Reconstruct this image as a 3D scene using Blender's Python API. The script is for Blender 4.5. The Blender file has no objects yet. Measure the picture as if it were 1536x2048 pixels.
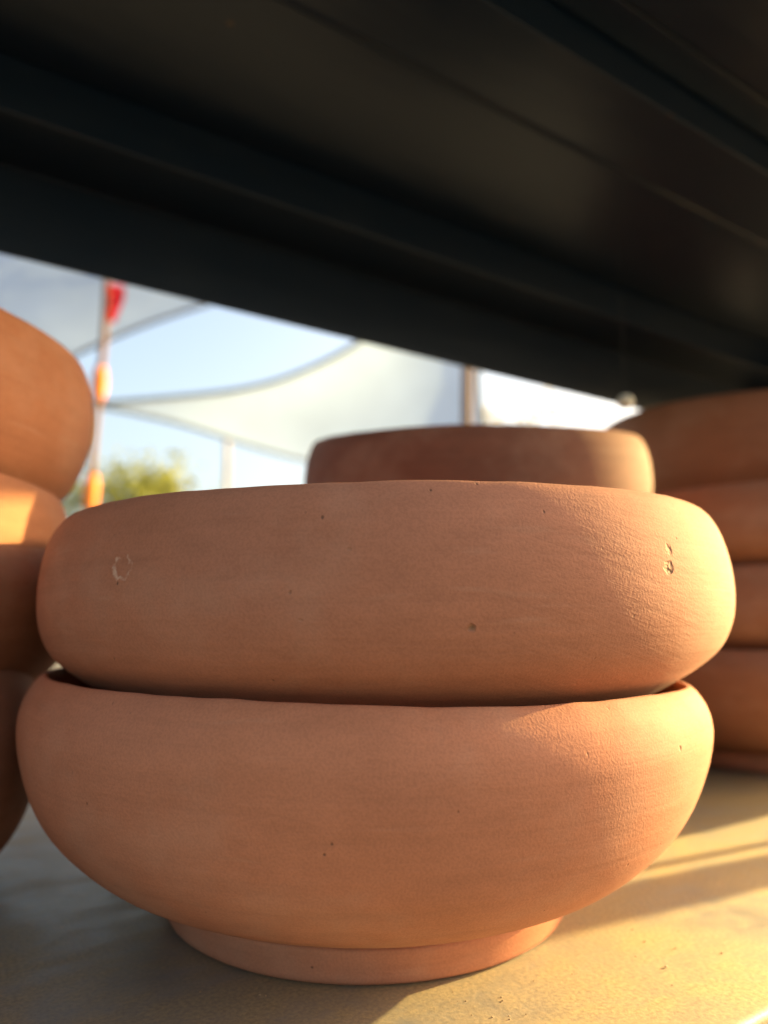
import bpy, bmesh, math, random
from math import sin, cos, pi, radians as R
from mathutils import Vector, Matrix, noise

random.seed(7)
S = bpy.context.scene
COL = S.collection

# ------------------------------------------------------------------ camera
cd = bpy.data.cameras.new('camera')
cam = bpy.data.objects.new('camera', cd)
COL.objects.link(cam)
cam.location = (0, 0, 0.1631)
cam.rotation_euler = (R(90 + 8.64), 0, R(-32.9))
cd.sensor_fit = 'VERTICAL'
cd.sensor_height = 36
cd.sensor_width = 27
cd.lens = 25.08
cd.clip_start = 0.01
cd.clip_end = 4000
cd.dof.use_dof = True
cd.dof.focus_distance = 0.285
cd.dof.aperture_fstop = 4.2
S.camera = cam

# ------------------------------------------------------------------ sky + sun
SUN_EL = 14.0
SUN_AZ = 97.4            # measured from +Y towards +X
w = bpy.data.worlds.new('World')
S.world = w
w.use_nodes = True
nt = w.node_tree
nt.nodes.clear()
sky = nt.nodes.new('ShaderNodeTexSky')
sky.sky_type = 'NISHITA'
sky.sun_disc = False
sky.sun_elevation = R(SUN_EL)
sky.sun_rotation = R(SUN_AZ)
sky.air_density = 1.0
sky.dust_density = 6.0
sky.ozone_density = 0.4
bg = nt.nodes.new('ShaderNodeBackground')
bg.inputs['Strength'].default_value = 0.14
wo = nt.nodes.new('ShaderNodeOutputWorld')
nt.links.new(sky.outputs[0], bg.inputs[0])
nt.links.new(bg.outputs[0], wo.inputs[0])

sd = bpy.data.lights.new('sun', 'SUN')
sd.energy = 4.3
sd.angle = R(0.6)
sd.color = (1.0, 0.79, 0.33)
sun = bpy.data.objects.new('sun', sd)
COL.objects.link(sun)
to_sun = Vector((sin(R(SUN_AZ)) * cos(R(SUN_EL)), cos(R(SUN_AZ)) * cos(R(SUN_EL)), sin(R(SUN_EL))))
sun.rotation_euler = to_sun.to_track_quat('Z', 'Y').to_euler()
sun.location = to_sun * 20

S.view_settings.view_transform = 'Standard'
S.view_settings.look = 'None'
S.view_settings.exposure = 1.9
S.view_settings.gamma = 1.0
S.render.engine = 'CYCLES'
S.cycles.max_bounces = 6
S.cycles.diffuse_bounces = 3
S.cycles.glossy_bounces = 3
S.cycles.sample_clamp_indirect = 6


# ------------------------------------------------------------------ material helpers
class N:
    def __init__(self, name):
        self.m = bpy.data.materials.new(name)
        self.m.use_nodes = True
        self.t = self.m.node_tree
        self.b = self.t.nodes['Principled BSDF']

    def node(self, typ, **kw):
        n = self.t.nodes.new(typ)
        for k, v in kw.items():
            if k.startswith('i_'):
                n.inputs[k[2:].replace('_', ' ')].default_value = v
            else:
                setattr(n, k, v)
        return n

    def link(self, a, b):
        self.t.links.new(a, b)

    def coords(self, scale=(1, 1, 1), rot=(0, 0, 0), loc=(0, 0, 0)):
        tc = self.node('ShaderNodeTexCoord')
        mp = self.node('ShaderNodeMapping')
        mp.inputs['Scale'].default_value = scale
        mp.inputs['Rotation'].default_value = rot
        mp.inputs['Location'].default_value = loc
        self.link(tc.outputs['Object'], mp.inputs['Vector'])
        return mp.outputs['Vector']

    def noise(self, vec, scale=5, detail=4, rough=0.5):
        n = self.node('ShaderNodeTexNoise')
        n.inputs['Scale'].default_value = scale
        n.inputs['Detail'].default_value = detail
        n.inputs['Roughness'].default_value = rough
        self.link(vec, n.inputs['Vector'])
        return n.outputs['Fac']

    def ramp(self, fac, stops):
        r = self.node('ShaderNodeValToRGB')
        e = r.color_ramp.elements
        while len(e) < len(stops):
            e.new(0.5)
        for el, (p, c) in zip(e, stops):
            el.position = p
            el.color = c if len(c) == 4 else (*c, 1)
        self.link(fac, r.inputs['Fac'])
        return r.outputs['Color']

    def mix(self, fac, a, b, mode='MIX'):
        m = self.node('ShaderNodeMix', data_type='RGBA', blend_type=mode)
        for sock, v in ((m.inputs[0], fac), (m.inputs[6], a), (m.inputs[7], b)):
            if isinstance(v, (int, float)):
                sock.default_value = v
            elif isinstance(v, tuple):
                sock.default_value = v if len(v) == 4 else (*v, 1)
            else:
                self.link(v, sock)
        return m.outputs[2]

    def math(self, op, a, b=0.0, clamp=False):
        m = self.node('ShaderNodeMath', operation=op, use_clamp=clamp)
        for i, v in enumerate((a, b)):
            if isinstance(v, (int, float)):
                m.inputs[i].default_value = v
            else:
                self.link(v, m.inputs[i])
        return m.outputs[0]

    def bump(self, height, strength, dist, normal=None):
        b = self.node('ShaderNodeBump')
        b.inputs['Strength'].default_value = strength
        b.inputs['Distance'].default_value = dist
        self.link(height, b.inputs['Height'])
        if normal is not None:
            self.link(normal, b.inputs['Normal'])
        return b.outputs['Normal']


def g(v):
    return (v, v, v)


def terracotta(name, base, seed=0.0, marks=(), streak_tilt=0.0, rot=0.0, strokes=None):
    """Dry unglazed clay: throwing lines, pinholes, dusty pale film, fine grain."""
    m = N(name)
    L = (seed * 3.1, seed * 1.7, seed * 0.9)
    big = m.noise(m.coords((1, 1, 1.6), loc=L), 9, 2, 0.55)
    lines = m.noise(m.coords((4, 4, 130), (streak_tilt, streak_tilt * 0.5, 0), L), 1.0, 3, 0.66)
    fine = m.noise(m.coords(loc=L), 900, 1, 0.6)
    mid = m.noise(m.coords((1, 1, 2.2), loc=L), 55, 3, 0.6)
    b = Vector(base)
    col = m.ramp(big, [(0.30, tuple(b * 0.92)), (0.52, tuple(b)), (0.75, tuple((b.x * 1.10, b.y * 1.14, b.z * 1.20)))])
    hue = m.noise(m.coords((1, 1, 1.4), loc=(L[2], L[1] + 6, L[0])), 5.5, 3, 0.6)
    col = m.mix(m.ramp(hue, [(0.35, g(0.0)), (0.65, g(0.55))]), col, (b.x * 1.03, b.y * 1.10, b.z * 1.25))
    col = m.mix(0.30, col, m.ramp(lines, [(0.33, g(0.78)), (0.5, g(1.0)), (0.68, g(1.12))]), 'MULTIPLY')
    col = m.mix(0.5, col, m.ramp(mid, [(0.36, g(0.91)), (0.5, g(1.0)), (0.66, g(1.07))]), 'MULTIPLY')
    col = m.mix(0.28, col, m.ramp(fine, [(0.36, g(0.75)), (0.5, g(1.0)), (0.64, g(1.18))]), 'MULTIPLY')
    # pale dusty scuffs
    sc = m.noise(m.coords((6, 6, 55), loc=(L[1] + 3, L[0], 2.0)), 2.2, 3, 0.6)
    scm = m.ramp(sc, [(0.64, g(0)), (0.78, g(0.16))])
    col = m.mix(scm, col, (0.56, 0.37, 0.25))
    bl = m.noise(m.coords((1, 1, 1.2), loc=(L[1], 4 + L[2], L[0])), 13, 4, 0.65)
    col = m.mix(m.ramp(bl, [(0.48, g(0)), (0.72, g(0.24))]), col, (0.56, 0.36, 0.25))
    # dark pinholes and specks
    vo = m.node('ShaderNodeTexVoronoi', feature='F1')
    vo.inputs['Scale'].default_value = 120
    vo.inputs['Randomness'].default_value = 1.0
    m.link(m.coords((1, 1, 0.8), loc=L), vo.inputs['Vector'])
    gate = m.noise(m.coords(loc=(L[2] + 5, 1, L[0])), 37, 1, 0.5)
    gate = m.ramp(gate, [(0.52, g(0)), (0.60, g(1))])
    speck = m.ramp(vo.outputs['Distance'], [(0.03, g(1)), (0.09, g(0))])
    speck = m.math('MULTIPLY', speck, gate)
    col = m.mix(m.math('MULTIPLY', speck, 0.7), col, (0.10, 0.055, 0.035))
    hgt = m.math('ADD', m.math('MULTIPLY', lines, 0.9), m.math('MULTIPLY', fine, 0.35))
    hgt = m.math('ADD', hgt, m.math('MULTIPLY', mid, 0.30))
    hgt = m.math('SUBTRACT', hgt, m.math('MULTIPLY', speck, 0.9))
    if strokes:
        # wiping strokes left by a brush: long fine ridges over one area
        c1 = m.node('ShaderNodeMapping')
        c1.inputs['Rotation'].default_value = (0, 0, R(32.9))
        m.link(m.coords(), c1.inputs['Vector'])
        c2 = m.node('ShaderNodeMapping')
        c2.inputs['Rotation'].default_value = (0, R(-18), 0)
        m.link(c1.outputs['Vector'], c2.inputs['Vector'])
        c3 = m.node('ShaderNodeMapping')
        c3.inputs['Scale'].default_value = (9, 9, 420)
        m.link(c2.outputs['Vector'], c3.inputs['Vector'])
        st = m.noise(c3.outputs['Vector'], 1.0, 3, 0.7)
        dn = m.node('ShaderNodeVectorMath', operation='DISTANCE')
        tcs = m.node('ShaderNodeTexCoord')
        m.link(tcs.outputs['Object'], dn.inputs[0])
        dn.inputs[1].default_value = strokes
        msk = m.ramp(m.math('ADD', m.math('DIVIDE', dn.outputs['Value'], 0.085), m.math('MULTIPLY', m.math('SUBTRACT', mid, 0.5), 0.5)), [(0.45, g(1)), (0.95, g(0))])
        hgt = m.math('ADD', hgt, m.math('MULTIPLY', m.math('MULTIPLY', st, msk), 0.5))
        col = m.mix(m.math('MULTIPLY', msk, 0.25), col, m.ramp(st, [(0.3, g(0.8)), (0.6, g(1.1))]), 'MULTIPLY')
    # individual marks: (x, y, z, radius, kind)
    tc = m.node('ShaderNodeTexCoord')
    wob = m.node('ShaderNodeTexNoise')
    wob.inputs['Scale'].default_value = 170
    m.link(tc.outputs['Object'], wob.inputs['Vector'])
    for (x, y, z, rad, kind) in marks:
        x, y = x * cos(rot) + y * sin(rot), -x * sin(rot) + y * cos(rot)
        d = m.node('ShaderNodeVectorMath', operation='DISTANCE')
        m.link(tc.outputs['Object'], d.inputs[0])
        d.inputs[1].default_value = (x, y, z)
        q = m.math('DIVIDE', d.outputs['Value'], rad)
        q = m.math('ADD', q, m.math('MULTIPLY', m.math('SUBTRACT', wob.outputs['Fac'], 0.5), 1.8))
        if kind == 'ring':
            fw = m.node('ShaderNodeTexNoise')
            fw.inputs['Scale'].default_value = 420
            fw.inputs['Detail'].default_value = 3
            m.link(tc.outputs['Object'], fw.inputs['Vector'])
            q = m.math('DIVIDE', d.outputs['Value'], rad)
            q = m.math('ADD', q, m.math('MULTIPLY', m.math('SUBTRACT', fw.outputs['Fac'], 0.5), 0.7))
            mask = m.ramp(q, [(0.58, g(0)), (0.78, g(0.6)), (1.0, g(0))])
            mask = m.math('MULTIPLY', mask, m.ramp(wob.outputs['Fac'], [(0.44, g(0)), (0.56, g(1))]))
            col = m.mix(mask, col, (0.72, 0.50, 0.36))
            hgt = m.math('SUBTRACT', hgt, m.math('MULTIPLY', m.ramp(q, [(0.6, g(1)), (0.9, g(0))]), 0.35))
        else:
            mask = m.ramp(q, [(0.15, g(1)), (0.6, g(0))])
            col = m.mix(m.math('MULTIPLY', mask, 0.8), col, (0.12, 0.085, 0.045))
            hgt = m.math('SUBTRACT', hgt, m.math('MULTIPLY', mask, 2.2))
    m.link(col, m.b.inputs['Base Color'])
    m.b.inputs['Roughness'].default_value = 0.82
    m.b.inputs['Specular IOR Level'].default_value = 0.28
    m.link(m.bump(hgt, 0.75, 0.00055), m.b.inputs['Normal'])
    return m.m


def simple(name, col, rough=0.6, var=0.25, scale=6.0, bump=0.0, metal=0.0, stretch=(1, 1, 1)):
    m = N(name)
    v = m.coords(stretch)
    n = m.noise(v, scale, 5, 0.6)
    c = Vector(col)
    m.link(m.ramp(n, [(0.3, tuple(c * (1 - var))), (0.7, tuple(c * (1 + var)))]), m.b.inputs['Base Color'])
    m.b.inputs['Roughness'].default_value = rough
    m.b.inputs['Metallic'].default_value = metal
    if bump:
        m.link(m.bump(n, 0.6, bump), m.b.inputs['Normal'])
    return m.m


def black_paint():
    """Glossy black enamel on sheet steel, a little dusty and wavy."""
    m = N('black_enamel')
    v = m.coords((0.7, 3, 3))
    wav = m.noise(v, 5, 3, 0.5)
    dust = m.noise(m.coords((1.2, 2.5, 2.5), loc=(3, 1, 0)), 9, 6, 0.65)
    fine = m.noise(m.coords(), 700, 2, 0.5)
    d = m.ramp(dust, [(0.42, g(0)), (0.72, g(0.30))])
    col = m.mix(d, (0.004, 0.013, 0.030), (0.016, 0.024, 0.037))
    rv = m.node('ShaderNodeTexVoronoi')
    rv.inputs['Scale'].default_value = 26
    m.link(m.coords(loc=(2, 5, 1)), rv.inputs['Vector'])
    rs = m.math('MULTIPLY', m.ramp(rv.outputs['Distance'], [(0.03, g(1)), (0.11, g(0))]), m.ramp(m.noise(m.coords(), 11, 2, 0.5), [(0.5, g(0)), (0.6, g(0.8))]))
    col = m.mix(rs, col, (0.11, 0.055, 0.025))
    m.link(col, m.b.inputs['Base Color'])
    rg = m.math('ADD', m.math('MULTIPLY', dust, 0.14), 0.25)
    m.link(rg, m.b.inputs['Roughness'])
    m.b.inputs['Specular IOR Level'].default_value = 0.42
    h = m.math('ADD', m.math('MULTIPLY', wav, 1.0), m.math('MULTIPLY', fine, 0.015))
    m.link(m.bump(h, 0.35, 0.004), m.b.inputs['Normal'])
    return m.m


def dusty_deck():
    """Grey painted steel deck under a film of tan clay dust."""
    m = N('dusty_deck')
    a = m.noise(m.coords(), 7, 7, 0.62)
    smn = m.node('ShaderNodeTexNoise')
    smn.inputs['Scale'].default_value = 10
    smn.inputs['Detail'].default_value = 5
    smn.inputs['Distortion'].default_value = 0.9
    m.link(m.coords((1.2, 3.4, 1), (0, 0, R(52))), smn.inputs['Vector'])
    sm = smn.outputs['Fac']
    f = m.noise(m.coords(), 480, 3, 0.6)
    mid = m.noise(m.coords(loc=(4, 2, 0)), 60, 5, 0.62)
    k = m.math('ADD', m.math('MULTIPLY', a, 0.68), m.math('MULTIPLY', sm, 0.32))
    k = m.math('ADD', k, m.math('MULTIPLY', m.math('SUBTRACT', mid, 0.5), 0.28))
    sx = m.node('ShaderNodeSeparateXYZ')
    m.link(m.coords(), sx.inputs[0])
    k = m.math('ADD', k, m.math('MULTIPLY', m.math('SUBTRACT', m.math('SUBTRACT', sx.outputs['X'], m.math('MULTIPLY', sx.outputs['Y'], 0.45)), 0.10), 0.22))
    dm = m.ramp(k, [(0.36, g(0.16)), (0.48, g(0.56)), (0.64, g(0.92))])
    paint = m.ramp(mid, [(0.35, (0.15, 0.153, 0.156)), (0.65, (0.20, 0.203, 0.205))])
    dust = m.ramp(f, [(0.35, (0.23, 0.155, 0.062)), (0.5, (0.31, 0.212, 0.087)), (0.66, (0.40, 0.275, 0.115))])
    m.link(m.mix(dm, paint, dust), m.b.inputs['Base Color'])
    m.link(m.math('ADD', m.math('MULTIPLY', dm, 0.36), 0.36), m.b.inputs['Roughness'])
    h = m.math('ADD', m.math('MULTIPLY', f, 0.5), m.math('MULTIPLY', dm, 0.8))
    m.link(m.bump(h, 0.7, 0.00045), m.b.inputs['Normal'])
    return m.m


def sail_cloth(name, col):
    m = N(name)
    v = m.coords()
    n = m.noise(v, 1.1, 4, 0.55)
    wv = m.noise(m.coords((1, 1, 1)), 6, 3, 0.5)
    c = Vector(col)
    colr = m.ramp(n, [(0.3, tuple(c * 0.86)), (0.7, tuple(c * 1.05))])
    out = m.t.nodes['Material Output']
    di = m.node('ShaderNodeBsdfDiffuse')
    tr = m.node('ShaderNodeBsdfTranslucent')
    mx = m.node('ShaderNodeMixShader')
    mx.inputs[0].default_value = 0.55
    m.link(colr, di.inputs['Color'])
    m.link(colr, tr.inputs['Color'])
    nb = m.bump(wv, 0.4, 0.02)
    m.link(nb, di.inputs['Normal'])
    m.link(di.outputs[0], mx.inputs[1])
    m.link(tr.outputs[0], mx.inputs[2])
    m.link(mx.outputs[0], out.inputs['Surface'])
    return m.m


def leaf_mat(name, col):
    m = N(name)
    oi = m.node('ShaderNodeTexCoord')
    n = m.noise(m.coords(), 3.0, 4, 0.6)
    c = Vector(col)
    colr = m.ramp(n, [(0.3, tuple(c * 0.6)), (0.7, tuple(c * 1.35))])
    out = m.t.nodes['Material Output']
    di = m.node('ShaderNodeBsdfDiffuse')
    tr = m.node('ShaderNodeBsdfTranslucent')
    mx = m.node('ShaderNodeMixShader')
    mx.inputs[0].default_value = 0.45
    m.link(colr, di.inputs['Color'])
    m.link(colr, tr.inputs['Color'])
    m.link(di.outputs[0], mx.inputs[1])
    m.link(tr.outputs[0], mx.inputs[2])
    m.link(mx.outputs[0], out.inputs['Surface'])
    return m.m


# ------------------------------------------------------------------ object helpers
def mesh_obj(name, bm, mat, parent=None, smooth=True):
    me = bpy.data.meshes.new(name)
    bm.normal_update()
    bm.to_mesh(me)
    bm.free()
    if smooth:
        for p in me.polygons:
            p.use_smooth = True
    me.materials.append(mat)
    o = bpy.data.objects.new(name, me)
    COL.objects.link(o)
    if parent is not None:
        o.parent = parent
    return o


def empty(name, loc, rot=(0, 0, 0)):
    o = bpy.data.objects.new(name, None)
    o.empty_display_size = 0.05
    COL.objects.link(o)
    o.location = loc
    o.rotation_euler = rot
    return o


def tag(o, label, cat, group=None, kind=None):
    if label:
        o['label'] = label
    if cat:
        o['category'] = cat
    if group:
        o['group'] = group
    if kind:
        o['kind'] = kind
    return o


def spline(pts, n):
    """Catmull-Rom through (r, z) points."""
    out = []
    P = [pts[0]] + list(pts) + [pts[-1]]
    for i in range(1, len(P) - 2):
        p0, p1, p2, p3 = [Vector(p) for p in P[i - 1:i + 3]]
        for k in range(n):
            t = k / n
            out.append(0.5 * ((2 * p1) + (p2 - p0) * t + (2 * p0 - 5 * p1 + 4 * p2 - p3) * t * t
                              + (3 * p1 - p0 - 3 * p2 + p3) * t ** 3))
    out.append(Vector(pts[-1]))
    return out


def revolve(bm, prof, seg, seed, wob=0.0012, rim_tilt=(0, 0), zmax=0.134, rimw=0.0022, dip=0.0):
    rows = []
    for (r, z) in prof:
        row = []
        if r < 1e-4:
            row = [bm.verts.new((0, 0, z))]
        else:
            for k in range(seg):
                a = 2 * pi * k / seg
                ca, sa = cos(a), sin(a)
                wv = wob * (z / zmax) ** 0.6 if z > 0 else 0
                rr = r + wv * (noise.noise((ca * 0.9 + seed, sa * 0.9, z * 9)) * 2
                               + 0.35 * noise.noise((ca * 2.6 + seed, sa * 2.6, z * 26 + 4)))
                t = max(0.0, z / zmax)
                zz = z + t * t * (rim_tilt[0] * ca + rim_tilt[1] * sa) * r / 0.19
                zz += t ** 6 * 0.0005 * noise.noise((ca * 11 + seed, sa * 11, 3.0))
                if dip:
                    da = (a + 2.15 + pi) % (2 * pi) - pi
                    zz -= t ** 3 * dip * math.exp(-(da / 0.42) ** 2)
                zz += t * t * rimw * noise.noise((ca * 1.3 + 7 + seed, sa * 1.3, 1.0))
                row.append(bm.verts.new((rr * ca, rr * sa, zz)))
        rows.append(row)
    for a, b in zip(rows[:-1], rows[1:]):
        for k in range(seg):
            k2 = (k + 1) % seg
            if len(b) == 1:
                bm.faces.new((a[k], a[k2], b[0]))
            elif len(a) == 1:
                bm.faces.new((a[0], b[k2], b[k]))
            else:
                bm.faces.new((a[k], a[k2], b[k2], b[k]))


FOOT = [(0.092, 0.012), (0.102, 0.001), (0.112, 0.0), (0.1165, 0.0016), (0.1182, 0.006), (0.1200, 0.012),
        (0.1208, 0.0160), (0.1200, 0.0178), (0.1165, 0.0186), (0.108, 0.0190)]
BODY = {
    'round': [(0.110, 0.0170), (0.1165, 0.0182), (0.1215, 0.0202), (0.130, 0.0228), (0.1425, 0.0278), (0.156, 0.0352),
              (0.168, 0.0447), (0.1790, 0.0560), (0.1868, 0.0675), (0.1925, 0.0800), (0.1966, 0.0935), (0.1985, 0.1055),
              (0.1982, 0.1140), (0.1962, 0.1215), (0.1930, 0.1275), (0.1905, 0.1308), (0.1882, 0.1325),
              (0.1860, 0.1318), (0.1858, 0.1262), (0.1888, 0.1140), (0.1895, 0.103), (0.1870, 0.088), (0.1790, 0.070),
              (0.1640, 0.0530), (0.142, 0.0415), (0.10, 0.0335), (0.05, 0.0312), (0.0, 0.0308)],
    'deep': [(0.09, 0.012), (0.11, 0.002), (0.140, 0.0), (0.155, 0.002), (0.168, 0.010), (0.180, 0.0215), (0.1905, 0.036),
             (0.1975, 0.0555), (0.2000, 0.0785), (0.1985, 0.1005), (0.1945, 0.1190), (0.1900, 0.1300), (0.1860, 0.1343),
             (0.1815, 0.1325), (0.1830, 0.120), (0.1880, 0.100), (0.1880, 0.076), (0.180, 0.046), (0.160, 0.028), (0.10, 0.0200), (0.05, 0.0188), (0.0, 0.0185)],
    'full': [(0.110, 0.0165), (0.1165, 0.0180), (0.124, 0.0225), (0.137, 0.0305), (0.152, 0.0380), (0.166, 0.0455),
             (0.178, 0.0530), (0.1872, 0.0605), (0.1930, 0.0680), (0.1972, 0.0785), (0.1988, 0.0900), (0.1985, 0.1020),
             (0.1968, 0.1130), (0.1943, 0.1220), (0.1912, 0.1285), (0.1880, 0.1322), (0.1850, 0.1336), (0.1824, 0.1322),
             (0.1830, 0.1260), (0.1880, 0.1140), (0.1895, 0.100), (0.1870, 0.084), (0.1780, 0.066), (0.156, 0.0500), (0.10, 0.0390), (0.05, 0.0368), (0.0, 0.0365)],
}


def bowl(loc, rot, mat, label, group, shape='round', scale=1.0, seed=0.0, seg=120, foot=True, tilt=(0, 0), n=4, dip=0.0):
    e = empty('terracotta_bowl', loc, rot)
    e.scale = (scale,) * 3
    tag(e, label, 'bowl', group)
    bm = bmesh.new()
    revolve(bm, spline(BODY[shape], n), seg, seed, rim_tilt=tilt, dip=dip)
    mesh_obj('body', bm, mat, e)
    if foot:
        bm = bmesh.new()
        revolve(bm, spline(FOOT, 3), seg, seed, wob=0.0008)
        mesh_obj('foot_ring', bm, mat, e)
    return e


def box(bm, x0, x1, y0, y1, z0, z1, bev=0.0, seg=2):
    r = bmesh.ops.create_cube(bm, size=1.0)
    vs = r['verts']
    for v in vs:
        v.co = Vector((x0 + (v.co.x + 0.5) * (x1 - x0), y0 + (v.co.y + 0.5) * (y1 - y0), z0 + (v.co.z + 0.5) * (z1 - z0)))
    if bev:
        es = list({e for v in vs for e in v.link_edges})
        bmesh.ops.bevel(bm, geom=es, offset=bev, segments=seg, affect='EDGES', profile=0.5)


def tube(bm, pts, rads, seg=10, cap=True):
    rows = []
    n = len(pts)
    pts = [Vector(p) for p in pts]
    for i, p in enumerate(pts):
        t = (pts[min(i + 1, n - 1)] - pts[max(i - 1, 0)]).normalized()
        up = Vector((0, 0, 1)) if abs(t.z) < 0.9 else Vector((1, 0, 0))
        a = t.cross(up).normalized()
        b = t.cross(a).normalized()
        r = rads[i] if isinstance(rads, (list, tuple)) else rads
        rows.append([bm.verts.new(p + (a * cos(2 * pi * k / seg) + b * sin(2 * pi * k / seg)) * r) for k in range(seg)])
    for ra, rb in zip(rows[:-1], rows[1:]):
        for k in range(seg):
            bm.faces.new((ra[k], ra[(k + 1) % seg], rb[(k + 1) % seg], rb[k]))
    if cap:
        bm.faces.new(rows[0][::-1])
        bm.faces.new(rows[-1])


def sheet(bm, prof, x0, x1, th, nx=1):
    """Folded sheet metal: profile of (y, z) extruded along x, thickness th upwards in the fold normal."""
    P = [Vector(p) for p in prof]
    nrm = []
    for i in range(len(P)):
        a = P[max(i - 1, 0)]
        b = P[min(i + 1, len(P) - 1)]
        t = (b - a).normalized()
        nrm.append(Vector((-t.y, t.x)))
    loop = P + [p + q * th for p, q in zip(reversed(P), reversed(nrm))]
    ends = []
    for x in (x0, x1):
        ends.append([bm.verts.new((x, p.x, p.y)) for p in loop])
    m = len(loop)
    for k in range(m):
        bm.faces.new((ends[0][k], ends[0][(k + 1) % m], ends[1][(k + 1) % m], ends[1][k]))
    h = len(P)
    for e in ends:
        for k in range(h - 1):
            bm.faces.new((e[k], e[k + 1], e[m - 2 - k], e[m - 1 - k]))
    bmesh.ops.recalc_face_normals(bm, faces=bm.faces[:])


def rounded(pts, r, n=4):
    """Round the inner corners of a 2-D polyline."""
    out = [Vector(pts[0])]
    for i in range(1, len(pts) - 1):
        p, a, b = Vector(pts[i]), Vector(pts[i - 1]), Vector(pts[i + 1])
        ra = min(r, (a - p).length * 0.45)
        rb = min(r, (b - p).length * 0.45)
        s, e = p + (a - p).normalized() * ra, p + (b - p).normalized() * rb
        for k in range(n + 1):
            t = k / n
            out.append(s * (1 - t) ** 2 + p * 2 * t * (1 - t) + e * t * t)
    out.append(Vector(pts[-1]))
    return out


# ------------------------------------------------------------------ materials
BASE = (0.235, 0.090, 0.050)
M_low = terracotta('clay_front_lower', (0.49, 0.187, 0.095), 0.0,
                   rot=0.6, marks=[(-0.0754, -0.1824, 0.1129, 0.0013, 'pit'), (-0.0856, -0.1676, 0.1288, 0.0014, 'pit'), (0.0404, -0.1943, 0.1093, 0.0018, 'pit')])
M_up = terracotta('clay_front_upper', (0.415, 0.163, 0.087), 1.0, streak_tilt=0.10, strokes=(-0.02, -0.196, 0.072),
                  marks=[(-0.1809, -0.0834, 0.1023, 0.0065, 'ring'), (0.0125, -0.1988, 0.1057, 0.0062, 'pit'), (0.0105, -0.1990, 0.1005, 0.0055, 'pit'), (0.0085, -0.1975, 0.0985, 0.0040, 'pit'), (-0.0795, -0.1783, 0.0768, 0.0027, 'pit'), (-0.1356, -0.1454, 0.0902, 0.0022, 'pit'),
                         (-0.1315, -0.1458, 0.0804, 0.0026, 'pit'), (-0.119, -0.1596, 0.1053, 0.0026, 'pit'), (-0.0833, -0.1809, 0.1036, 0.0020, 'pit'), (-0.0277, -0.1972, 0.1065, 0.0026, 'pit')])
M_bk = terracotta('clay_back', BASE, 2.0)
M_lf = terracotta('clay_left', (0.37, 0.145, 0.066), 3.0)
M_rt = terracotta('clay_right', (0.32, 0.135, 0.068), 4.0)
M_black = black_paint()
M_deck = dusty_deck()
M_steel = simple('worn_steel_edge', (0.16, 0.16, 0.16), 0.55, 0.3, 60, 0.0003, 0.4)
M_wood = simple('brown_wood', (0.17, 0.075, 0.025), 0.7, 0.35, 14, 0.002, 0, (1, 1, 0.1))
M_palewood = simple('pale_wood', (0.42, 0.33, 0.22), 0.7, 0.3, 14, 0.002, 0, (1, 1, 0.1))
M_red = simple('red_cloth', (0.75, 0.06, 0.08), 0.8, 0.2, 20)
M_orange = simple('orange_cloth', (0.80, 0.22, 0.03), 0.8, 0.2, 20)
M_cream = simple('cream_tag', (0.80, 0.75, 0.60), 0.6, 0.08, 40)
M_cord = simple('dark_cord', (0.05, 0.05, 0.05), 0.8, 0.2, 40)
M_sail1 = sail_cloth('sail_blue_grey', (0.46, 0.57, 0.74))
M_sail2 = sail_cloth('sail_white', (0.54, 0.66, 0.82))
M_hem = simple('sail_hem', (0.22, 0.25, 0.27), 0.8, 0.15, 20)
M_leaf = leaf_mat('leaf_yellow_green', (0.32, 0.32, 0.08))
M_leaf2 = leaf_mat('leaf_dry_gold', (0.38, 0.30, 0.12))
M_bark = simple('bark', (0.16, 0.115, 0.08), 0.9, 0.35, 18, 0.01, 0, (1, 1, 0.3))
M_ground = simple('pale_sandy_ground', (0.15, 0.125, 0.095), 0.95, 0.22, 1.4, 0.02)
M_grit = simple('clay_grit', (0.44, 0.30, 0.17), 0.95, 0.3, 200)

# ------------------------------------------------------------------ ground
GZ = -0.95
bm = bmesh.new()
bmesh.ops.create_grid(bm, x_segments=40, y_segments=40, size=1500)
for v in bm.verts:
    v.co.z = GZ
gr = mesh_obj('ground', bm, M_ground)
tag(gr, None, None, kind='structure')

# ------------------------------------------------------------------ shelving unit
X0, X1, XU = -1.3, 1.45, 1.45
unit = empty('shelving_unit', (0, 0, GZ))
tag(unit, 'black folded steel shelving unit with dusty lower deck holding the clay bowls', 'shelving unit')


def unit_part(name, bm, mat, parent=None, smooth=True):
    o = mesh_obj(name, bm, mat, None, smooth)
    p = parent or unit
    o.parent = p
    if p is unit:
        o.location = (0, 0, -GZ)
    return o


# lower deck: top face at z = 0, front lip rounded over
bm = bmesh.new()
prof = rounded([(0.188, -0.045), (0.188, 0.0), (0.84, 0.0), (0.84, -0.045)], 0.004, 6)
sheet(bm, [(a, b) for a, b in prof], X0, X1, -0.0015)
deck = unit_part('lower_shelf', bm, M_deck)
deck['label'] = 'grey steel shelf deck covered in tan clay dust'
bm = bmesh.new()
sheet(bm, rounded([(0.1845, -0.046), (0.1845, -0.010), (0.1862, -0.0035)], 0.004, 3), X0, X1, 0.0015)
unit_part('edge_trim', bm, M_steel, deck)

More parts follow.
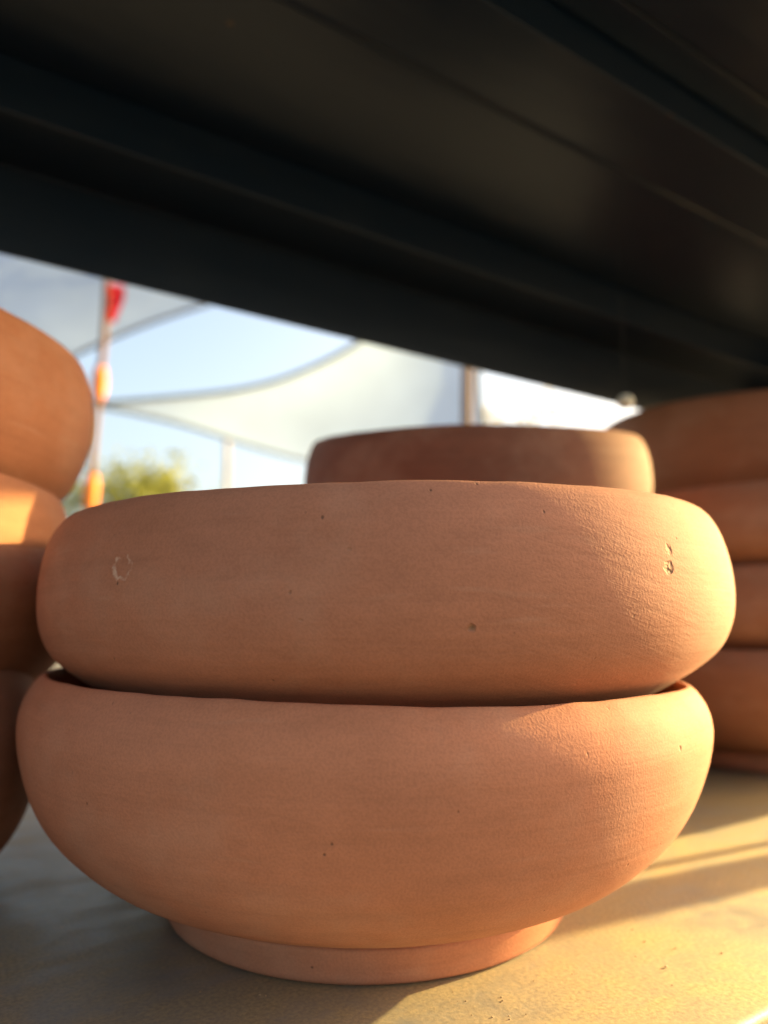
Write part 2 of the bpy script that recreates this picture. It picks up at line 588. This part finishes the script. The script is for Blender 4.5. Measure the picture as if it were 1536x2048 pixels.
# upper shelf: top deck plus stepped folded planks and a back beam with a hanging lip
bm = bmesh.new()
box(bm, X0, XU, 0.03, 0.747, 0.7205, 0.724)
top = unit_part('upper_shelf', bm, M_black, None, False)
bm = bmesh.new()
sheet(bm, rounded([(0.379, 0.718), (0.379, 0.696), (0.3465, 0.6960), (0.3465, 0.718)], 0.0014, 3), X0, XU, -0.0015)
unit_part('plank', bm, M_black, top, False)
bm = bmesh.new()
sheet(bm, rounded([(0.3445, 0.718), (0.3445, 0.6955), (0.05, 0.6960), (0.05, 0.718)], 0.0014, 3), X0, XU, -0.0015)
unit_part('plank', bm, M_black, top, False)
bm = bmesh.new()
sheet(bm, rounded([(0.653, 0.715), (0.653, 0.6585), (0.473, 0.658), (0.469, 0.6562), (0.465, 0.658), (0.382, 0.658), (0.3815, 0.715)], 0.0014, 3), X0, XU, -0.0015)
unit_part('plank', bm, M_black, top, False)
bm = bmesh.new()
sheet(bm, rounded([(0.7465, 0.7195), (0.7465, 0.515), (0.743, 0.515), (0.7425, 0.606), (0.6565, 0.606), (0.6555, 0.7195)], 0.0016, 3), X0, XU, -0.0012)
unit_part('back_beam', bm, M_black, top, False)
for x in (X0 - 0.0022, XU + 0.0002):  # out-of-view plates added at the shelf ends to block and trim the sun
    bm = bmesh.new()
    box(bm, x, x + 0.002, 0.048, 0.749, 0.588, 0.724)
    unit_part('end_sun_block', bm, M_black, top, False)

# uprights
for (x, y, wx, wy) in ((1.42, 0.7185, 0.040, 0.040), (1.42, 0.1625, 0.040, 0.040), (-1.2, 0.7185, 0.04, 0.04), (-1.2, 0.1625, 0.04, 0.04)):
    bm = bmesh.new()
    # C-channel upright: web + two flanges
    z0, z1 = GZ, 0.605 if y > 0.5 else 0.6945
    box(bm, x - wx / 2, x + wx / 2, y - wy / 2, y - wy / 2 + 0.003, z0, z1)
    box(bm, x - wx / 2, x - wx / 2 + 0.003, y - wy / 2 + 0.0031, y + wy / 2, z0, z1)
    box(bm, x + wx / 2 - 0.003, x + wx / 2, y - wy / 2 + 0.0031, y + wy / 2, z0, z1)
    unit_part('post', bm, M_black, None, False)
bm = bmesh.new()
tube(bm, [(1.42, 0.2006, 0.001), (1.42, 0.2006, 0.6945)], 0.005, 10)
unit_part('brace_rod', bm, M_black)

# ------------------------------------------------------------------ bowls
GF = 'terracotta bowls stacked on the shelf'
front = bowl((0.2436, 0.3954, 0.0003), (0, 0, 0.6), M_low,
     'large footed terracotta bowl in front, carrying the other front bowl', GF, 'round', 1.0, 0.0, 220, True, (-0.0015, 0.0036), 6)
front.scale = (1.0, 1.0, 0.985)
bowl((0.2540, 0.3885, 0.0815), (Matrix.Rotation(R(-32.9), 4, 'Z') @ Matrix.Rotation(R(-0.7), 4, 'Y') @ Matrix.Rotation(R(32.9), 4, 'Z')).to_euler(), M_up,
     'round terracotta bowl nested on top of the large front bowl', GF, 'full', 1.025, 1.3, 220, True, (0, 0), 6, 0.0018)

# stack behind the front bowls
low = ['lowest terracotta bowl of the stack hidden behind the front bowls',
       'second terracotta bowl up in the stack hidden behind the front bowls',
       'third terracotta bowl up, just under the shaded bowl behind the front bowls']
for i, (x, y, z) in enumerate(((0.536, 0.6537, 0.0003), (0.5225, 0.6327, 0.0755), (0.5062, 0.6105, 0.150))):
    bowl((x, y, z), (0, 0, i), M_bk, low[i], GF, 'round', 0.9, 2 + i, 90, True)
top_rot = Matrix.Rotation(R(-32.9), 4, 'Z') @ Matrix.Rotation(R(8.5), 4, 'X')
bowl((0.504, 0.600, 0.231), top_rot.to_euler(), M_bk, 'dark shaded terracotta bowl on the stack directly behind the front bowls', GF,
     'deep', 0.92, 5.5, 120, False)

# right stack
rx, ry = 0.882, 0.507
names = ['bottom bowl of the right stack, footed terracotta standing on the dusty deck',
         'middle bowl of the three in the right terracotta stack',
         'upper bowl of the right terracotta stack, below the big far bowl']
for i in range(3):
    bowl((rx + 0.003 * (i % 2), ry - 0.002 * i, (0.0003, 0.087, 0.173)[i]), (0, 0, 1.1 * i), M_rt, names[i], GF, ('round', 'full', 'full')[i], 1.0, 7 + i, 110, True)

# far stack at the back right corner
far = ['lowest bowl of the far corner stack hidden behind the right stack',
       'second bowl up of the far corner stack hidden behind the right stack',
       'third bowl up of the far corner stack hidden behind the right stack',
       'fourth bowl up of the far corner stack, under its topmost bowl',
       'topmost big bowl at far right just under the black shelf']
for i in range(5):
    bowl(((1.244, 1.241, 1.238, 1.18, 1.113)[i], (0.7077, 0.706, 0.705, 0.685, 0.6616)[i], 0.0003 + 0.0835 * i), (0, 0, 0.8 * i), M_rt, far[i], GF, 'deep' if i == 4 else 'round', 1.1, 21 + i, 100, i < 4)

# left stack
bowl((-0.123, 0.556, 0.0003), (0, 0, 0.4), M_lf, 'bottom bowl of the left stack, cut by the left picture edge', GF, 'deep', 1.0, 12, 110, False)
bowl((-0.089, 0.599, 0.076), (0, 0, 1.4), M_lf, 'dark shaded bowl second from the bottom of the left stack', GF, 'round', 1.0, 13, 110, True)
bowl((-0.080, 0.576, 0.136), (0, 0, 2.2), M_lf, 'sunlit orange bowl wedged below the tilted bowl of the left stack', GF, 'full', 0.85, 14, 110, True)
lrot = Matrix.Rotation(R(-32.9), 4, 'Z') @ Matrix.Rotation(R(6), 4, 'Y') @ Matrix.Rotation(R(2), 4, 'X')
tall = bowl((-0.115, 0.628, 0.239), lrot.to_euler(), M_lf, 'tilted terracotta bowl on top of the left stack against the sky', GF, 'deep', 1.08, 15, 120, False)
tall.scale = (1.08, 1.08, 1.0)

# small cream tag hanging under the back beam
tg = empty('hanging_tag', (0.645, 0.500, 0.405))
tag(tg, 'small cream round bead hanging under the black shelf by the right stack', 'tag')
bm = bmesh.new()
bmesh.ops.create_uvsphere(bm, u_segments=20, v_segments=12, radius=0.0095)
for v in bm.verts:
    v.co.z *= 0.85
mesh_obj('bead', bm, M_cream, tg)
bm = bmesh.new()
tube(bm, [(0, 0, 0.0075), (0.001, 0, 0.12), (0, 0, 0.2525)], 0.0003, 6)
mesh_obj('thread', bm, M_cord, tg)

# grit on the deck
bm = bmesh.new()
for i in range(60):
    x = random.uniform(-0.2, 0.9)
    y = random.uniform(0.197, 0.55)
    if i % 3:
        x, y = random.gauss(0.33, 0.10), random.gauss(0.235, 0.03)
    if y < 0.196 or (x - 0.2436) ** 2 + (y - 0.3954) ** 2 < 0.121 ** 2:
        continue
    s = random.choice((0.00015, 0.0002, 0.0002, 0.00025, 0.0003, 0.0004, 0.0007)) * random.uniform(0.7, 1.2)
    r = bmesh.ops.create_icosphere(bm, subdivisions=1, radius=s)
    for v in r['verts']:
        v.co = Vector((v.co.x * random.uniform(0.7, 1.4) + x, v.co.y * random.uniform(0.7, 1.4) + y, v.co.z * 0.7 + s * 0.5 + 0.0002))
for (x, y) in ((0.213, 0.264), (0.225, 0.255), (0.228, 0.258), (0.2265, 0.2555), (0.327, 0.259), (0.213, 0.273), (0.208, 0.254), (0.214, 0.248),
               (0.219, 0.243), (0.2205, 0.245), (0.119, 0.334), (0.14, 0.317), (0.142, 0.315), (0.300, 0.224), (0.348, 0.230)):
    s = random.uniform(0.0002, 0.0005)
    r = bmesh.ops.create_icosphere(bm, subdivisions=2, radius=s)
    for v in r['verts']:
        k = 1 + 0.5 * noise.noise(v.co * 900 + Vector((x * 90, y * 70, 0)))
        v.co = Vector((v.co.x * k * 1.2 + x, v.co.y * k + y, v.co.z * k * 0.75 + s * 0.5))
tag(mesh_obj('clay_grit', bm, M_grit, None, False), 'loose tan clay crumbs scattered on the dusty deck', 'grit', kind='stuff')


# ------------------------------------------------------------------ background: sails, poles, bunting, trees
def sail(label, A, B, C, mat, bow, sag, hem_r=0.018, n=26):
    """Three-cornered shade sail with hollow edges; A, B, C are its corners."""
    A, B, C = Vector(A), Vector(B), Vector(C)
    cen = (A + B + C) / 3
    base = Vector((cen.x, cen.y, GZ))
    e = empty('shade_sail', base)
    tag(e, label, 'shade sail', 'shade sails over the market')
    bm = bmesh.new()
    grid = {}

    def pos(i, j):
        a, b = i / n, j / n
        c = 1 - a - b
        p = A * a + B * b + C * c
        # hollow edges: pull boundary points towards the centre
        pull = Vector()
        for (u, v, P, Q, bw) in ((a, b, A, B, bow[0]), (b, c, B, C, bow[1]), (c, a, C, A, bow[2])):
            wgt = (4 * u * v) * (1 - (1 - u - v)) ** 2
            pull += (cen - (P + Q) / 2) * bw * wgt
        s = 27 * a * b * c
        p = p + pull + Vector((0, 0, -sag * s))
        p.z += 0.05 * noise.noise(p * 0.9)
        return p - base
    for i in range(n + 1):
        for j in range(n + 1 - i):
            grid[i, j] = bm.verts.new(pos(i, j))
    for i in range(n):
        for j in range(n - i):
            bm.faces.new((grid[i, j], grid[i + 1, j], grid[i, j + 1]))
            if j < n - i - 1:
                bm.faces.new((grid[i + 1, j], grid[i + 1, j + 1], grid[i, j + 1]))
    mesh_obj('cloth', bm, mat, e)
    for k in range(3):
        bm = bmesh.new()
        pts = []
        for t in range(n + 1):
            ij = ((t, n - t), (0, t), (t, 0))[k]
            pts.append(pos(*ij))
        tube(bm, pts, hem_r, 8)
        mesh_obj('hem', bm, M_hem, e)
    return e


def post_thing(name, label, cat, foot, topp, r, mat, seg=12):
    e = empty(name, (foot[0], foot[1], GZ))
    tag(e, label, cat)
    bm = bmesh.new()
    f = Vector((0, 0, 0))
    t = Vector(topp) - Vector((foot[0], foot[1], GZ))
    pts = [f.lerp(t, k / 8) + Vector((0.006 * sin(k * 2.1), 0.006 * cos(k * 1.3), 0)) for k in range(9)]
    tube(bm, pts, [r * (1.05 - 0.012 * k) for k in range(9)], seg)
    mesh_obj('shaft', bm, mat, e)
    return e


A2, B2, C2 = (0.902, 5.372, 1.7), (2.794, 3.195, 2.711), (5.448, 6.003, 1.287)
sail('pale white shade sail with hollow curved edge in the middle of the sky', A2, B2, C2, M_sail2, (0.45, 0.1, 0.12), 0.1)
A1, B1, C1 = (-0.3, 6.388, 1.364), (2.132, 4.337, 2.591), (-2.2, -3.2, 2.5)  # last corner stretched unseen behind the camera to block sky fill
sail('blue grey shade sail at upper left above the leaning pole', A1, B1, C1, M_sail1, (0.10, 0.1, 0.1), 0.1)

f = (2.566, 3.104, 1.131)
t = (2.584, 3.093, 2.362)
post_thing('wooden_pole', 'upright brown wooden pole seen above the middle back bowl', 'pole', f, t, 0.030, M_wood)
f = (3.19, 8.656, 2.342)
t = (3.184, 8.659, 2.554)
post_thing('thin_pole', 'thin pale pole far behind, left of the shaded back bowl', 'pole', f, t, 0.035, M_palewood)
f = (0.71, 4.067, 0.779)
t = (0.749, 4.042, 2.116)
lp = post_thing('leaning_pole', 'leaning brown pole wrapped with orange cloth beside the left stack', 'pole', f, t, 0.019, M_wood)
fv = Vector((f[0], f[1], GZ))
tv = Vector(t) - fv
for (h0, h1, rr) in ((2.503, 2.316, 0.040), (1.894, 1.701, 0.040)):
    def onp(h):
        return tv * (h / tv.z)
    bm = bmesh.new()
    pts = [onp(h0).lerp(onp(h1), k / 6) for k in range(7)]
    tube(bm, pts, [0.03, rr * 0.85, rr, rr, rr * 0.97, rr * 0.85, 0.03], 12)
    mesh_obj('cloth_wrap', bm, M_orange, lp)
pen = empty('pennant', (0.78, 3.962, 2.016))
tag(pen, 'small red pennant hanging at the top of the leaning pole', 'pennant')
bm = bmesh.new()
n = 8
rows = []
for i in range(n + 1):
    t_ = i / n
    wd = 0.05 * (1 - 0.55 * t_)
    rows.append([bm.verts.new((wd * sx * 0.84 + 0.01 * sin(t_ * 5), -wd * sx * 0.54 + 0.012 * sin(t_ * 7 + sx), -0.22 * t_)) for sx in (-1, -0.3, 0.3, 1)])
for a, b in zip(rows[:-1], rows[1:]):
    for k in range(3):
        bm.faces.new((a[k], a[k + 1], b[k + 1], b[k]))
bmesh.ops.solidify(bm, geom=bm.faces[:], thickness=0.003)
mesh_obj('cloth', bm, M_red, pen)


def tree(label, base, height, crown_r, crown_c, nleaf, leaf, mat, seed, limbs=9):
    rnd = random.Random(seed)
    e = empty('leafy_tree', (base[0], base[1], GZ))
    tag(e, label, 'tree', 'trees beyond the market')
    bm = bmesh.new()
    cc = Vector((0, 0, crown_c))
    tube(bm, [(0, 0, 0), (0.04, 0.02, crown_c * 0.4), (0.0, 0.05, crown_c * 0.75), (0.03, 0, height * 0.85)],
         [0.11, 0.085, 0.06, 0.015], 9)
    tips = []
    for k in range(limbs):
        a = 2 * pi * k / limbs + rnd.uniform(-0.3, 0.3)
        z0 = rnd.uniform(crown_c * 0.45, crown_c * 1.05)
        ln = crown_r * rnd.uniform(0.65, 1.1)
        tip = Vector((cos(a) * ln, sin(a) * ln, min(height * 0.97, z0 + rnd.uniform(0.2, 0.9) * crown_r)))
        midp = Vector((0.02, 0.02, z0)).lerp(tip, 0.5) + Vector((0, 0, -0.06))
        tube(bm, [(0.02, 0.02, z0), midp, tip], [0.035, 0.022, 0.006], 6)
        tips += [tip, midp, tip.lerp(midp, 0.5)]
    tips += [Vector((0, 0, height * 0.9)), Vector((0.1, 0.1, height * 0.8))]
    mesh_obj('trunk', bm, M_bark, e)
    bm = bmesh.new()
    cl = []
    for tpt in tips:
        for q in range(3):
            cl.append((tpt + Vector((rnd.gauss(0, 0.2), rnd.gauss(0, 0.2), rnd.gauss(0, 0.16))) * crown_r, rnd.uniform(0.10, 0.24) * crown_r))
    for i in range(nleaf):
        c, r = rnd.choice(cl)
        p = c + Vector((rnd.gauss(0, 1), rnd.gauss(0, 1), rnd.gauss(0, 0.8))) * r
        d = Vector((rnd.gauss(0, 1), rnd.gauss(0, 1), rnd.gauss(0, 1))).normalized()
        s = d.cross(Vector((rnd.gauss(0, 1), rnd.gauss(0, 1), rnd.gauss(0, 1)))).normalized()
        l = leaf * rnd.uniform(0.7, 1.4)
        vs = [bm.verts.new(p + q) for q in (Vector(), d * l * 0.5 + s * l * 0.25, d * l, d * l * 0.5 - s * l * 0.25)]
        bm.faces.new(vs)
    mesh_obj('crown', bm, mat, e, False)
    return e


tree('yellow green leafy tree behind the leaning pole on the left', (2.192, 10.492, 1.855), 3.45, 1.0, 2.3, 5200, 0.11, M_leaf, 3)
tree('pale golden tree showing just right of the wooden pole', (8.745, 9.826, 2.363), 5.3, 1.1, 4.0, 2600, 0.12, M_leaf2, 5)
tree('small pale tree low beside the right stack of bowls', (11.567, 10.382, 2.701), 5.0, 0.8, 4.0, 1800, 0.12, M_leaf2, 8)
